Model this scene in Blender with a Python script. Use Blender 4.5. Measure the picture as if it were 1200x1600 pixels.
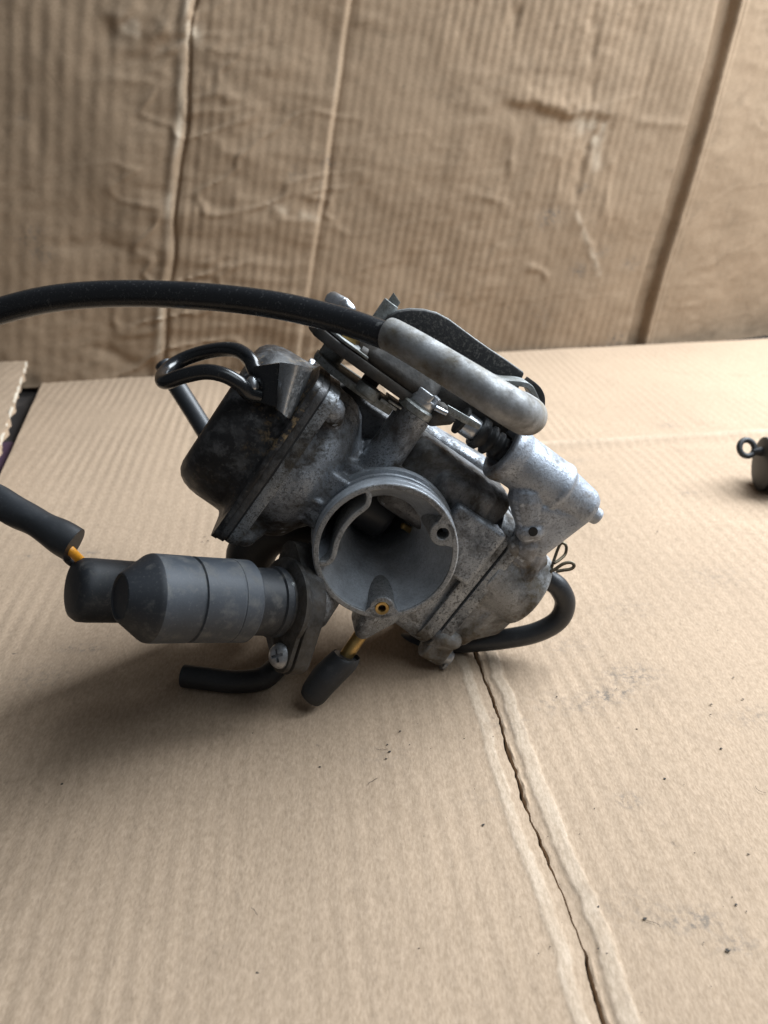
import bpy, bmesh, math, random
import numpy as np
from mathutils import Vector, Matrix, noise as mnoise

random.seed(7)
rng = np.random.default_rng(11)
for o in list(bpy.data.objects):
    bpy.data.objects.remove(o)
scene = bpy.context.scene
COL = scene.collection
MM = 0.001

# ------------------------------------------------------------------ camera
PITCH = math.radians(27.3)
FPX = 1202.0                      # focal length in photograph pixels (1600 high)
CAM_H = 162.0                     # mm above the cardboard
CAM_Y = -200.0
cam_d = bpy.data.cameras.new('camera')
cam = bpy.data.objects.new('camera', cam_d)
COL.objects.link(cam)
cam.location = (0, CAM_Y * MM, CAM_H * MM)
cam.rotation_euler = (math.pi / 2 - PITCH, 0, 0)
cam_d.sensor_fit = 'VERTICAL'
cam_d.sensor_height = 36.0
cam_d.sensor_width = 27.0
cam_d.lens = 36.0 * FPX / 1600.0
cam_d.clip_start = 0.01
cam_d.clip_end = 20
cam_d.dof.use_dof = True
cam_d.dof.focus_distance = 0.218
cam_d.dof.aperture_fstop = 17.0
scene.camera = cam

# ------------------------------------------------------------------ light
world = bpy.data.worlds.new('World')
scene.world = world
world.use_nodes = True
bg = world.node_tree.nodes['Background']
bg.inputs[0].default_value = (0.90, 0.94, 1.0, 1)
bg.inputs[1].default_value = 0.105


def area(name, loc, target, sx, sy, power, col):
    l = bpy.data.lights.new(name, 'AREA')
    l.shape = 'RECTANGLE'
    l.size = sx
    l.size_y = sy
    l.energy = power
    l.color = col
    o = bpy.data.objects.new(name, l)
    COL.objects.link(o)
    o.location = loc
    d = Vector(target) - Vector(loc)
    o.rotation_euler = d.to_track_quat('-Z', 'Y').to_euler()
    return o


area('window_light', (0.50, 0.32, 0.58), (0.0, 0.06, 0.0), 0.64, 0.50, 19.0, (0.85, 0.925, 1.0))
area('fill_light', (0.38, -0.20, 0.66), (0.0, -0.02, 0.03), 0.35, 0.35, 1.5, (0.82, 0.92, 1.0))  # unseen fill lamp added to brighten the intake bell and front faces

scene.view_settings.view_transform = 'Standard'
scene.view_settings.look = 'None'
scene.view_settings.exposure = 0.14
scene.view_settings.gamma = 1.0
scene.render.engine = 'CYCLES'

# ------------------------------------------------------------------ frames (all in mm, world)
CP, SP = math.cos(PITCH), math.sin(PITCH)
CAM = np.array([0.0, CAM_Y, CAM_H])


def v2w(v):
    """camera axes -> world axes"""
    x, y, z = v
    return np.array([x, y * SP - z * CP, y * CP + z * SP])


def Q(px, py, d):
    """point at depth d (mm along the lens axis) seen at photo position px, py"""
    return CAM + v2w(((px - 600) * d / FPX, (800 - py) * d / FPX, -d))


def FL(px, py, z=0.0):
    """point on the horizontal plane z"""
    d = (CAM_H - z) / (SP + (py - 800) / FPX * CP)
    return Q(px, py, d)


def nrm(v):
    v = np.asarray(v, float)
    return v / np.linalg.norm(v)


# carburettor axes: A out of the intake, B towards the float bowl, C up across
_A = nrm([.06, -.335, .94])
_B = np.array([.81, -.53, 0.0]); _B[2] = -(_A[0] * _B[0] + _A[1] * _B[1]) / _A[2]; _B = nrm(_B)
_C = np.cross(_A, _B)
AX, BX, CX = v2w(_A), v2w(_B), v2w(_C)
O0 = Q(603, 864, 218.0)


def L(a, b, c):
    return O0 + AX * a + BX * b + CX * c


def RA(px, py, a):
    """point seen at px, py on the plane at height a along the bore axis"""
    r = Q(px, py, 1.0) - CAM
    t = (np.dot(O0 + AX * a - CAM, AX)) / np.dot(r, AX)
    return CAM + r * t


def frame(ax, up=None):
    ax = nrm(ax)
    if up is None:
        up = np.array([0, 0, 1.0]) if abs(ax[2]) < .9 else np.array([1.0, 0, 0])
    e1 = nrm(np.asarray(up) - ax * np.dot(up, ax))
    e2 = np.cross(ax, e1)
    return e1, e2, ax


# ------------------------------------------------------------------ mesh collector
ROOT = {'o': np.zeros(3)}


class MB:
    def __init__(s):
        s.v = []
        s.f = []

    def add(s, verts, faces):
        n = len(s.v)
        s.v += [tuple(p) for p in verts]
        s.f += [tuple(i + n for i in f) for f in faces]
        return s

    def grid(s, P, cu=False, cv=False):
        """P array [m][n] of points"""
        m, n = len(P), len(P[0])
        vs = [p for r in P for p in r]
        fs = []
        for i in range(m if cu else m - 1):
            for j in range(n if cv else n - 1):
                i2, j2 = (i + 1) % m, (j + 1) % n
                fs.append((i * n + j, i2 * n + j, i2 * n + j2, i * n + j2))
        return s.add(vs, fs)

    def lathe(s, org, ax, prof, seg=48, up=None, closed=False, cap=True):
        """prof = [(r, h)...] along ax"""
        e1, e2, e3 = frame(ax, up)
        org = np.asarray(org, float)
        rings = []
        for r, h in prof:
            r = max(r, 1e-4)
            rings.append([org + e3 * h + (e1 * math.cos(t) + e2 * math.sin(t)) * r
                          for t in [2 * math.pi * k / seg for k in range(seg)]])
        n0 = len(s.v)
        s.grid(rings, cu=closed, cv=True)
        if cap and not closed:
            s.f.append(tuple(n0 + k for k in range(seg)))
            m = (len(prof) - 1) * seg
            s.f.append(tuple(n0 + m + k for k in reversed(range(seg))))
        return s

    def cyl(s, p0, p1, r0, r1=None, seg=32, ch=0.0):
        p0, p1 = np.asarray(p0, float), np.asarray(p1, float)
        h = np.linalg.norm(p1 - p0)
        r1 = r0 if r1 is None else r1
        if ch > 0:
            prof = [(r0 - ch, 0), (r0 - ch * .3, ch * .3), (r0, ch), (r1, h - ch), (r1 - ch * .3, h - ch * .3), (r1 - ch, h)]
        else:
            prof = [(r0, 0), (r1, h)]
        return s.lathe(p0, p1 - p0, prof, seg)

    def tube(s, pts, rad, seg=20, sub=6, cap=True, flat=None):
        pts = [np.asarray(p, float) for p in pts]
        if np.isscalar(rad):
            rad = [rad] * len(pts)
        P, Rr = [], []
        n = len(pts)
        for i in range(n - 1):
            p0, p1, p2, p3 = pts[max(i - 1, 0)], pts[i], pts[i + 1], pts[min(i + 2, n - 1)]
            for k in range(sub):
                t = k / sub
                P.append(0.5 * (2 * p1 + (p2 - p0) * t + (2 * p0 - 5 * p1 + 4 * p2 - p3) * t * t + (3 * p1 - p0 - 3 * p2 + p3) * t ** 3))
                Rr.append(rad[i] * (1 - t) + rad[i + 1] * t)
        P.append(pts[-1]); Rr.append(rad[-1])
        e1 = None
        rings = []
        for i, p in enumerate(P):
            tg = nrm(P[min(i + 1, len(P) - 1)] - P[max(i - 1, 0)])
            if e1 is None:
                e1, e2, _ = frame(tg)
            else:
                e1 = nrm(e1 - tg * np.dot(e1, tg)); e2 = np.cross(tg, e1)
            rings.append([p + (e1 * math.cos(t) + e2 * math.sin(t)) * Rr[i] for t in [2 * math.pi * k / seg for k in range(seg)]])
        n0 = len(s.v)
        s.grid(rings, cv=True)
        if cap:
            s.f.append(tuple(n0 + k for k in range(seg)))
            m = (len(P) - 1) * seg
            s.f.append(tuple(n0 + m + k for k in reversed(range(seg))))
        return s

    def prism(s, poly, off):
        """closed polygon of world points extruded by the vector off"""
        n = len(poly)
        off = np.asarray(off, float)
        vs = [np.asarray(p, float) for p in poly] + [np.asarray(p, float) + off for p in poly]
        fs = [tuple(range(n)), tuple(reversed(range(n, 2 * n)))]
        for i in range(n):
            j = (i + 1) % n
            fs.append((i, i + n, j + n, j))
        return s.add(vs, fs)

    def hull(s, pts):
        bm = bmesh.new()
        for p in pts:
            bm.verts.new(tuple(p))
        r = bmesh.ops.convex_hull(bm, input=bm.verts)
        junk = [e for e in r['geom_interior'] if isinstance(e, bmesh.types.BMVert)]
        if junk:
            bmesh.ops.delete(bm, geom=junk, context='VERTS')
        bmesh.ops.recalc_face_normals(bm, faces=bm.faces)
        bm.verts.index_update()
        s.add([np.array(v.co) for v in bm.verts], [[v.index for v in f.verts] for f in bm.faces])
        bm.free()
        return s

    def rhull(s, balls):
        """rounded hull of balls (point, radius)"""
        pts = []
        for p, r in balls:
            for i in range(7):
                ph = math.pi * i / 6
                for k in range(12):
                    th = 2 * math.pi * k / 12
                    pts.append(np.asarray(p) + r * np.array([math.sin(ph) * math.cos(th), math.sin(ph) * math.sin(th), math.cos(ph)]))
        return s.hull(pts)

    def rbox(s, a, b, c, r=2.0):
        """rounded box in carburettor axes"""
        return s.rhull([(L(x, y, z), r) for x in (a[0] + r, a[1] - r) for y in (b[0] + r, b[1] - r) for z in (c[0] + r, c[1] - r)])

    def mesh(s, name):
        me = bpy.data.meshes.new(name)
        V = (np.array(s.v) - ROOT['o']) * MM
        me.from_pydata(V.tolist(), [], s.f)
        bm = bmesh.new(); bm.from_mesh(me)
        bmesh.ops.recalc_face_normals(bm, faces=bm.faces)
        bm.to_mesh(me); bm.free()
        return me

    def build(s, name, mat, parent=None, bevel=0.0, bseg=2, angle=35, remesh=0.0, smooth_it=0, cutter=None, label=None):
        me = s.mesh(name)
        o = bpy.data.objects.new(name, me)
        COL.objects.link(o)
        if bevel > 0:
            m = o.modifiers.new('b', 'BEVEL'); m.width = bevel * MM; m.segments = bseg; m.limit_method = 'ANGLE'; m.angle_limit = math.radians(40)
        if remesh > 0:
            m = o.modifiers.new('r', 'REMESH'); m.mode = 'VOXEL'; m.voxel_size = remesh * MM
        if smooth_it:
            m = o.modifiers.new('s', 'SMOOTH'); m.factor = 0.5; m.iterations = smooth_it
        co = None
        if cutter is not None:
            co = bpy.data.objects.new('cut', cutter.mesh('cut')); COL.objects.link(co)
            m = o.modifiers.new('c', 'BOOLEAN'); m.operation = 'DIFFERENCE'; m.object = co
            try:
                m.solver = 'MANIFOLD'
            except Exception:
                m.solver = 'EXACT'
        if o.modifiers:
            dg = bpy.context.evaluated_depsgraph_get()
            dg.update()
            ne = bpy.data.meshes.new_from_object(o.evaluated_get(dg))
            o.modifiers.clear()
            o.data = ne
            bpy.data.meshes.remove(me)
            ne.name = name
            me = ne
        if co:
            bpy.data.objects.remove(co)
        me.materials.clear()
        me.materials.append(mat)
        for p in me.polygons:
            p.use_smooth = True
        if not remesh:
            me.set_sharp_from_angle(angle=math.radians(angle))
        if parent is not None:
            o.parent = parent
        if label:
            o['label'] = label
        return o


def tag(o, label, cat=None, group=None, kind=None):
    o['label'] = label
    if cat:
        o['category'] = cat
    if group:
        o['group'] = group
    if kind:
        o['kind'] = kind
    return o


# ------------------------------------------------------------------ materials
class NT:
    def __init__(s, name):
        s.m = bpy.data.materials.new(name)
        s.m.use_nodes = True
        s.t = s.m.node_tree
        s.b = s.t.nodes['Principled BSDF']
        tc = s.t.nodes.new('ShaderNodeTexCoord')
        s.obj = tc.outputs['Object']

    def link(s, a, b):
        s.t.links.new(a, b)

    def noise(s, scale, detail=6, rough=.6, vec=None, dist=0.0):
        n = s.t.nodes.new('ShaderNodeTexNoise')
        n.inputs['Scale'].default_value = scale
        n.inputs['Detail'].default_value = detail
        n.inputs['Roughness'].default_value = rough
        n.inputs['Distortion'].default_value = dist
        s.link(vec or s.obj, n.inputs['Vector'])
        return n.outputs['Fac']

    def voro(s, scale, feat='F1'):
        n = s.t.nodes.new('ShaderNodeTexVoronoi')
        n.feature = feat
        n.inputs['Scale'].default_value = scale
        s.link(s.obj, n.inputs['Vector'])
        return n.outputs['Distance']

    def mapv(s, scale, rot=(0, 0, 0)):
        n = s.t.nodes.new('ShaderNodeMapping')
        n.inputs['Scale'].default_value = scale
        n.inputs['Rotation'].default_value = rot
        s.link(s.obj, n.inputs['Vector'])
        return n.outputs['Vector']

    def ramp(s, fac, stops, interp='LINEAR'):
        n = s.t.nodes.new('ShaderNodeValToRGB')
        e = n.color_ramp.elements
        n.color_ramp.interpolation = interp
        while len(e) < len(stops):
            e.new(0.5)
        for i, (p, c) in enumerate(stops):
            e[i].position = p
            e[i].color = (c, c, c, 1) if np.isscalar(c) else (*c, 1)
        s.link(fac, n.inputs['Fac'])
        return n.outputs['Color']

    def mix(s, fac, a, b, mode='MIX'):
        n = s.t.nodes.new('ShaderNodeMix')
        n.data_type = 'RGBA'
        n.blend_type = mode
        for sock, val in ((n.inputs[0], fac), (n.inputs[6], a), (n.inputs[7], b)):
            if isinstance(val, bpy.types.NodeSocket):
                s.link(val, sock)
            elif np.isscalar(val):
                sock.default_value = val
            else:
                sock.default_value = (*val, 1)
        return n.outputs[2]

    def math(s, op, a, b=0.0):
        n = s.t.nodes.new('ShaderNodeMath')
        n.operation = op
        for sock, val in ((n.inputs[0], a), (n.inputs[1], b)):
            if isinstance(val, bpy.types.NodeSocket):
                s.link(val, sock)
            else:
                sock.default_value = val
        return n.outputs[0]

    def bump(s, h, strength=.3, dist=.0003, prev=None):
        n = s.t.nodes.new('ShaderNodeBump')
        n.inputs['Strength'].default_value = strength
        n.inputs['Distance'].default_value = dist
        s.link(h, n.inputs['Height'])
        if prev:
            s.link(prev, n.inputs['Normal'])
        s.link(n.outputs['Normal'], s.b.inputs['Normal'])
        return n.outputs['Normal']

    def set(s, key, val):
        i = s.b.inputs[key]
        if isinstance(val, bpy.types.NodeSocket):
            s.link(val, i)
        elif np.isscalar(val):
            i.default_value = val
        else:
            i.default_value = (*val, 1)


def mat_metal(name, base, grime, amount, metallic=.85, rough=.42, fine=1.0, brown=None, bumpk=.35, edge=0.0, oxide=0.0):
    """cast metal: base tone, oily grime in patches and a dense fine speckle of dirt in the casting's pores"""
    n = NT(name)
    big = n.noise(48, 9, .72, dist=.3)
    mid = n.noise(300, 5, .7)
    sp = n.noise(1100, 4, .7)
    sp2 = n.noise(2600, 2, .6)
    lo, hi = amount
    # patchy cover
    m1 = n.math('MULTIPLY', n.ramp(big, [(lo, 0.0), (hi, 1.0)]), n.ramp(mid, [(.25, .55), (.55, 1.0)]))
    # pores: speckle that gets denser towards the patches
    dens = n.math('ADD', n.math('MULTIPLY', n.math('SUBTRACT', big, .5), 1.1), n.math('MULTIPLY', n.math('SUBTRACT', mid, .5), .5))
    p1 = n.ramp(n.math('ADD', sp, n.math('MULTIPLY', dens, .55)), [(.50, 0.0), (.62, .85 * fine)])
    p2 = n.ramp(n.math('ADD', sp2, n.math('MULTIPLY', dens, .40)), [(.52, 0.0), (.64, .7 * fine)])
    g = n.math('MAXIMUM', n.math('MAXIMUM', p1, p2), m1)
    tone = n.mix(n.ramp(n.noise(150, 5, .65), [(.32, 0.0), (.68, 1.0)]), tuple(x * .62 for x in base), base)
    gr = n.mix(n.ramp(n.noise(80, 6, .65), [(.40, 0.0), (.66, 1.0)]), grime, brown or tuple(x * 1.8 for x in grime))
    if edge:
        ge = n.t.nodes.new('ShaderNodeNewGeometry')
        ew = n.math('MULTIPLY', n.ramp(ge.outputs['Pointiness'], [(.515, 0.0), (.56, 1.0)]), n.ramp(mid, [(.38, 0.0), (.56, 1.0)]))
        ew = n.math('MULTIPLY', ew, edge)
        g = n.math('MULTIPLY', g, n.math('SUBTRACT', 1.0, ew))
        tone = n.mix(ew, tone, tuple(min(.8, x * 1.5) for x in base))
    # chalky white oxide blooms
    ox = n.math('MULTIPLY', n.ramp(n.noise(95, 8, .75, dist=.6), [(.60, 0.0), (.70, 1.0)]), oxide)
    tone = n.mix(ox, tone, (.52, .53, .52))
    n.set('Base Color', n.mix(g, tone, gr))
    n.set('Metallic', n.math('MULTIPLY', n.math('SUBTRACT', 1.0, n.math('MAXIMUM', g, ox)), metallic))
    n.set('Roughness', n.ramp(g, [(0, rough), (1, min(.95, rough + .35))]))
    b1 = n.bump(sp, bumpk, .0003)
    n.bump(mid, bumpk * .8, .0005, b1)
    return n.m


def mat_plain(name, col, rough, metallic=0.0, dust=None, dust_amt=(.5, .7), dscale=180, bump=.1, bscale=1200, spec=.5):
    n = NT(name)
    f = n.noise(dscale, 6, .65)
    v = n.mix(n.ramp(n.noise(60, 4, .6), [(.3, 0.0), (.7, 1.0)]), tuple(x * .75 for x in col), tuple(min(1, x * 1.15) for x in col))
    if dust:
        k = n.ramp(f, [(dust_amt[0], 0.0), (dust_amt[1], 1.0)])
        v = n.mix(k, v, dust)
        v = n.mix(n.math('MULTIPLY', n.ramp(n.noise(1500, 2, .5), [(.60, 0.0), (.74, 1.0)]), .22), v, tuple(min(1, x * 1.4) for x in dust))
        n.set('Roughness', n.ramp(k, [(0, rough), (1, min(1, rough + .3))]))
    else:
        n.set('Roughness', n.ramp(f, [(.3, max(.04, rough - .06)), (.7, min(1, rough + .1))]))
    n.set('Base Color', v)
    n.set('Metallic', metallic)
    n.set('Specular IOR Level', spec)
    if bump:
        n.bump(n.noise(bscale, 4, .6), bump, .0002)
    return n.m


M = {}
M['alu'] = mat_metal('cast_aluminium', (.40, .43, .47), (.014, .012, .011), (.485, .595), metallic=.75, rough=.45, fine=.9, brown=(.070, .055, .038), bumpk=.6, edge=.9, oxide=.5)
M['alu_dark'] = mat_metal('grimy_aluminium', (.24, .245, .255), (.014, .013, .012), (.42, .55), metallic=.7, rough=.46, fine=.9, brown=(.060, .050, .038), bumpk=.6, edge=.9, oxide=.2)
M['alu_bowl'] = mat_metal('bowl_aluminium', (.38, .39, .40), (.040, .034, .027), (.44, .58), metallic=.5, rough=.50, fine=.75, brown=(.15, .12, .08), bumpk=.6, edge=.8, oxide=.7)
M['alu_pump'] = mat_metal('pump_aluminium', (.40, .435, .49), (.030, .026, .021), (.475, .61), metallic=.6, rough=.50, fine=.65, brown=(.13, .095, .055), bumpk=.5, edge=.8, oxide=.5)
M['bell'] = mat_metal('machined_bell', (.56, .60, .65), (.06, .06, .062), (.62, .78), metallic=.35, rough=.40, fine=.35, bumpk=.25)
M['bell_rim'] = mat_metal('rim_metal', (.42, .43, .44), (.06, .055, .05), (.54, .74), metallic=.5, rough=.5, fine=.8, bumpk=.4)
M['steel'] = mat_metal('plated_steel', (.62, .64, .67), (.08, .07, .06), (.56, .72), metallic=.95, rough=.28, fine=.4, bumpk=.15)
M['plate'] = mat_metal('plated_bracket', (.40, .42, .42), (.040, .040, .030), (.44, .60), metallic=.75, rough=.42, fine=.9, brown=(.10, .09, .06), bumpk=.4)
M['alu_black'] = mat_metal('sooted_aluminium', (.17, .17, .175), (.014, .013, .012), (.40, .54), metallic=.7, rough=.45, fine=1.0, brown=(.055, .045, .034), bumpk=.5)
M['alu_flange'] = mat_metal('flange_aluminium', (.40, .42, .44), (.018, .016, .014), (.46, .585), metallic=.75, rough=.43, fine=1.1, brown=(.08, .065, .045), bumpk=.6, oxide=.4)
M['sheet'] = mat_metal('sheet_steel', (.50, .52, .54), (.05, .045, .04), (.56, .70), metallic=.95, rough=.34, fine=.6, brown=(.12, .10, .07), bumpk=.15)
M['grime'] = mat_metal('oily_steel', (.12, .115, .11), (.018, .017, .016), (.30, .5), metallic=.6, rough=.5, brown=(.05, .04, .03))
M['elbow'] = mat_metal('dull_elbow', (.42, .43, .44), (.06, .052, .04), (.38, .58), metallic=.55, rough=.48, fine=.45, brown=(.20, .17, .12), bumpk=.25, oxide=.9)
M['brass'] = mat_metal('brass', (.62, .42, .16), (.14, .08, .03), (.55, .8), metallic=1.0, rough=.35, fine=.3, brown=(.25, .15, .06), bumpk=.1)
M['rubber'] = mat_plain('black_rubber', (.018, .019, .021), .55, dust=(.055, .055, .055), dust_amt=(.55, .85), bump=.12)
M['rubber_hose'] = mat_plain('hose_rubber', (.020, .022, .025), .42, dust=(.06, .062, .065), dust_amt=(.58, .9), bump=.06)
M['gloss'] = mat_plain('black_lacquer', (.010, .011, .013), .24, dust=(.06, .055, .045), dust_amt=(.63, .74), dscale=420, bump=.05)
M['cable'] = mat_plain('cable_sheath', (.010, .011, .013), .26, dust=(.13, .13, .125), dust_amt=(.64, .80), dscale=260, bump=.12)
M['plastic'] = mat_plain('grey_plastic', (.050, .058, .070), .58, dust=(.15, .148, .14), dust_amt=(.50, .78), dscale=230, bump=.2)
M['plastic_dark'] = mat_plain('dark_plastic', (.020, .023, .028), .56, dust=(.12, .115, .105), dust_amt=(.54, .76), dscale=170, bump=.10)
M['slide'] = mat_plain('slide_plastic', (.030, .031, .034), .38, bump=.05)
M['pulley'] = mat_plain('pulley_plastic', (.014, .014, .015), .6, dust=(.11, .105, .095), dust_amt=(.52, .68), dscale=1100, bump=.5, bscale=1500)
M['yellow'] = mat_plain('yellow_wire', (.72, .30, .02), .4, bump=.03)
M['clip'] = mat_plain('tarnished_wire', (.13, .11, .075), .42, metallic=.8, dust=(.05, .04, .03), dust_amt=(.5, .7))
M['hole'] = mat_plain('hole_dark', (.006, .006, .006), .7, bump=0)  # near-black colour stands in for the shade inside holes


def mat_cap():
    n = NT('worn_black_paint')
    big = n.noise(70, 7, .7, dist=.5)
    fine = n.noise(700, 4, .65)
    mid = n.noise(240, 6, .7)
    scuff = n.math('MULTIPLY', n.ramp(mid, [(.48, 0.0), (.62, 1.0)]), n.ramp(big, [(.40, 0.0), (.60, 1.0)]))
    rust = n.math('MULTIPLY', n.ramp(n.noise(330, 6, .7), [(.52, 0.0), (.64, 1.0)]), n.ramp(n.noise(45, 3, .5), [(.48, 0.0), (.62, 1.0)]))
    c = n.mix(scuff, (.010, .010, .011), (.12, .12, .122))
    c = n.mix(rust, c, (.24, .17, .09))
    c = n.mix(n.ramp(fine, [(.60, 0.0), (.70, .8)]), c, (.10, .095, .085))
    n.set('Base Color', c)
    n.set('Roughness', n.ramp(mid, [(.35, .34), (.65, .62)]))
    n.set('Metallic', n.math('MULTIPLY', scuff, .4))
    b = n.bump(fine, .3, .0002)
    n.bump(mid, .25, .0003, b)
    return n.m


M['cap'] = mat_cap()


def mat_card(name, col, flute_az, stain=0.35, fib=1.0, dirt=(.03, .03, .03), worn_highlight=None):
    """kraft liner: fibre flecks, soft mottling, faint print of the flutes"""
    n = NT(name)
    mott = n.noise(14, 5, .6)
    fine = n.noise(1500, 3, .7, vec=n.mapv((1, .35, 1), (0, 0, flute_az)))
    fleck = n.noise(620, 4, .75, vec=n.mapv((1, .5, 1), (0, 0, flute_az + .6)))
    c = n.mix(n.ramp(mott, [(.3, 0.0), (.7, 1.0)]), tuple(x * (1 - stain * .35) for x in col), col)
    c = n.mix(n.ramp(fine, [(.32, 0.0), (.68, 1.0)]), n.mix(1.0, c, (.86, .85, .83), 'MULTIPLY'), n.mix(1.0, c, (1.22, 1.23, 1.26), 'MULTIPLY'))
    c = n.mix(n.math('MULTIPLY', n.ramp(fleck, [(.56, 0.0), (.72, 1.0)]), .45 * fib), c, tuple(x * .55 for x in col))
    # water marks and dirt
    st = n.noise(30, 7, .72, dist=.8)
    c = n.mix(n.math('MULTIPLY', n.ramp(st, [(.56, 0.0), (.70, 1.0)]), stain), c, tuple(x * .60 for x in col))
    d = n.math('MULTIPLY', n.ramp(n.noise(170, 3, .55), [(.70, 0.0), (.76, 1.0)]), n.ramp(n.noise(18, 2, .5), [(.50, 0.0), (.62, 1.0)]))
    c = n.mix(n.math('MULTIPLY', d, .55), c, dirt)
    if worn_highlight:
        for attr, colr, k in (('wear_highlight', worn_highlight, .85), ('smudge', (.10, .095, .088), .8)):
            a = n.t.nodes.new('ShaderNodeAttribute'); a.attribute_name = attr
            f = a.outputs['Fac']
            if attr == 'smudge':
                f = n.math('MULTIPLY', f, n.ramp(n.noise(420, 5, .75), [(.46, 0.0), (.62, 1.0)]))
            if attr == 'wear_highlight':
                colr = n.mix(1.0, c, tuple(w / b for w, b in zip(worn_highlight, col)), 'MULTIPLY')  # pale tint: rubbed liner plus highlights painted along folds and dents
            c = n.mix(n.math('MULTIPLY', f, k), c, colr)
    n.set('Base Color', c)
    n.set('Roughness', .88)
    n.set('Specular IOR Level', .18)
    b = n.bump(fine, .4 * fib, .00015)
    n.bump(fleck, .18 * fib, .0002, b)
    return n.m


FL_AZ = math.atan2(-.121, .993)
M['card_floor'] = mat_card('kraft_floor', (.378, .278, .192), FL_AZ, stain=.30, worn_highlight=(.49, .385, .285))
M['card_wall'] = mat_card('kraft_wall', (.275, .195, .126), 0.0, stain=.55, fib=.6, worn_highlight=(.55, .46, .35))  # base darker than the floor sheet, standing in for the panel's dimmer light
M['card_edge'] = mat_plain('torn_paper', (.55, .48, .38), .9, bump=.4, bscale=700)
M['bench'] = mat_plain('dark_bench', (.035, .028, .024), .8, dust=(.08, .065, .055), dust_amt=(.5, .7), dscale=60)
M['purple'] = mat_plain('purple_scrap', (.10, .055, .085), .6, bump=.2, dscale=60)
M['crumb'] = mat_plain('dark_crumb', (.035, .030, .025), .8, bump=.3)
M['white'] = mat_plain('white_fleck', (.75, .76, .78), .7, bump=.2)


# ------------------------------------------------------------------ value noise on arrays
def vnoise(x, y, seed=0):
    r = np.random.default_rng(seed)
    T = r.random((256, 256))
    xi, yi = np.floor(x).astype(int), np.floor(y).astype(int)
    fx, fy = x - xi, y - yi
    fx = fx * fx * (3 - 2 * fx); fy = fy * fy * (3 - 2 * fy)
    g = lambda i, j: T[i % 256, j % 256]
    return ((g(xi, yi) * (1 - fx) + g(xi + 1, yi) * fx) * (1 - fy) + (g(xi, yi + 1) * (1 - fx) + g(xi + 1, yi + 1) * fx) * fy) * 2 - 1


def fbm(x, y, o=4, seed=0):
    s = 0; a = 1
    for k in range(o):
        s = s + a * vnoise(x * 2 ** k, y * 2 ** k, seed + k); a *= .5
    return s


def sheet_mesh(name, P, mat, thick_vec, attrs=None):
    """P: (m,n,3) points in mm of the upper face; closed slab with the given thickness vector"""
    m, n, _ = P.shape
    top = P.reshape(-1, 3); bot = top + np.asarray(thick_vec)
    V = np.vstack([top, bot]) * MM
    idx = np.arange(m * n).reshape(m, n)
    q = np.stack([idx[:-1, :-1], idx[1:, :-1], idx[1:, 1:], idx[:-1, 1:]], -1).reshape(-1, 4)
    qb = q[:, ::-1] + m * n
    rim = np.concatenate([idx[0, :], idx[1:, -1], idx[-1, -2::-1], idx[-2:0:-1, 0]])
    r2 = np.roll(rim, -1)
    side = np.stack([rim, r2, r2 + m * n, rim + m * n], -1)
    F = np.vstack([q, qb, side])
    me = bpy.data.meshes.new(name)
    me.from_pydata(V.tolist(), [], F.tolist())
    me.update()
    bm = bmesh.new(); bm.from_mesh(me); bmesh.ops.recalc_face_normals(bm, faces=bm.faces); bm.to_mesh(me); bm.free()
    for p in me.polygons:
        p.use_smooth = True
    me.set_sharp_from_angle(angle=math.radians(50))
    me.materials.append(mat)
    for nm, arr in (attrs or {}).items():
        at = me.attributes.new(nm, 'FLOAT', 'POINT')
        at.data.foreach_set('value', np.concatenate([arr.ravel(), arr.ravel()]).astype(np.float32))
    o = bpy.data.objects.new(name, me)
    COL.objects.link(o)
    return o


def seg_dist(x, y, poly):
    """distance to a polyline, the signed side (left +) and the run along it 0..1"""
    best = np.full(x.shape, 1e9); sd = np.zeros(x.shape); run = np.zeros(x.shape)
    tot = sum(math.dist(poly[i], poly[i + 1]) for i in range(len(poly) - 1)); acc = 0
    for i in range(len(poly) - 1):
        (x0, y0), (x1, y1) = poly[i], poly[i + 1]
        dx, dy = x1 - x0, y1 - y0; l = math.hypot(dx, dy)
        t = np.clip(((x - x0) * dx + (y - y0) * dy) / l ** 2, 0, 1)
        d = np.hypot(x - x0 - t * dx, y - y0 - t * dy)
        sgn = np.sign(dx * (y - y0) - dy * (x - x0))
        k = d < best
        best = np.where(k, d, best); sd = np.where(k, sgn * d, sd); run = np.where(k, (acc + t * l) / tot, run)
        acc += l
    return best, sd, run


# ================================================================== SETTING
# bench under everything
ROOT['o'] = np.zeros(3)
m = MB()
m.prism([np.array([x, y, -9.0]) for x, y in ((-900, -330), (900, -330), (900, 900), (-900, 900))], (0, 0, -30))
bench = m.build('floor', M['bench'])
tag(bench, 'dark workbench surface under the cardboard', kind='structure')

# cardboard sheet the carburettor stands on ------------------------------------------------
TV = np.array([-.121, .993]); TV /= np.linalg.norm(TV)
SV = np.array([TV[1], -TV[0]])
CR0 = FL(845, 1310)[:2]                       # a point on the slit


def st(p):
    d = np.asarray(p)[:2] - CR0
    return d @ SV, d @ TV


def fl_st(px, py):
    return st(FL(px, py))


sL0, tL0 = fl_st(80, 600)
sL1, tL1 = fl_st(0, 752)
tB0 = fl_st(80, 600)[1]
sBr, tBr = fl_st(1200, 538)
sF, tF = fl_st(1020, 686)
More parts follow.
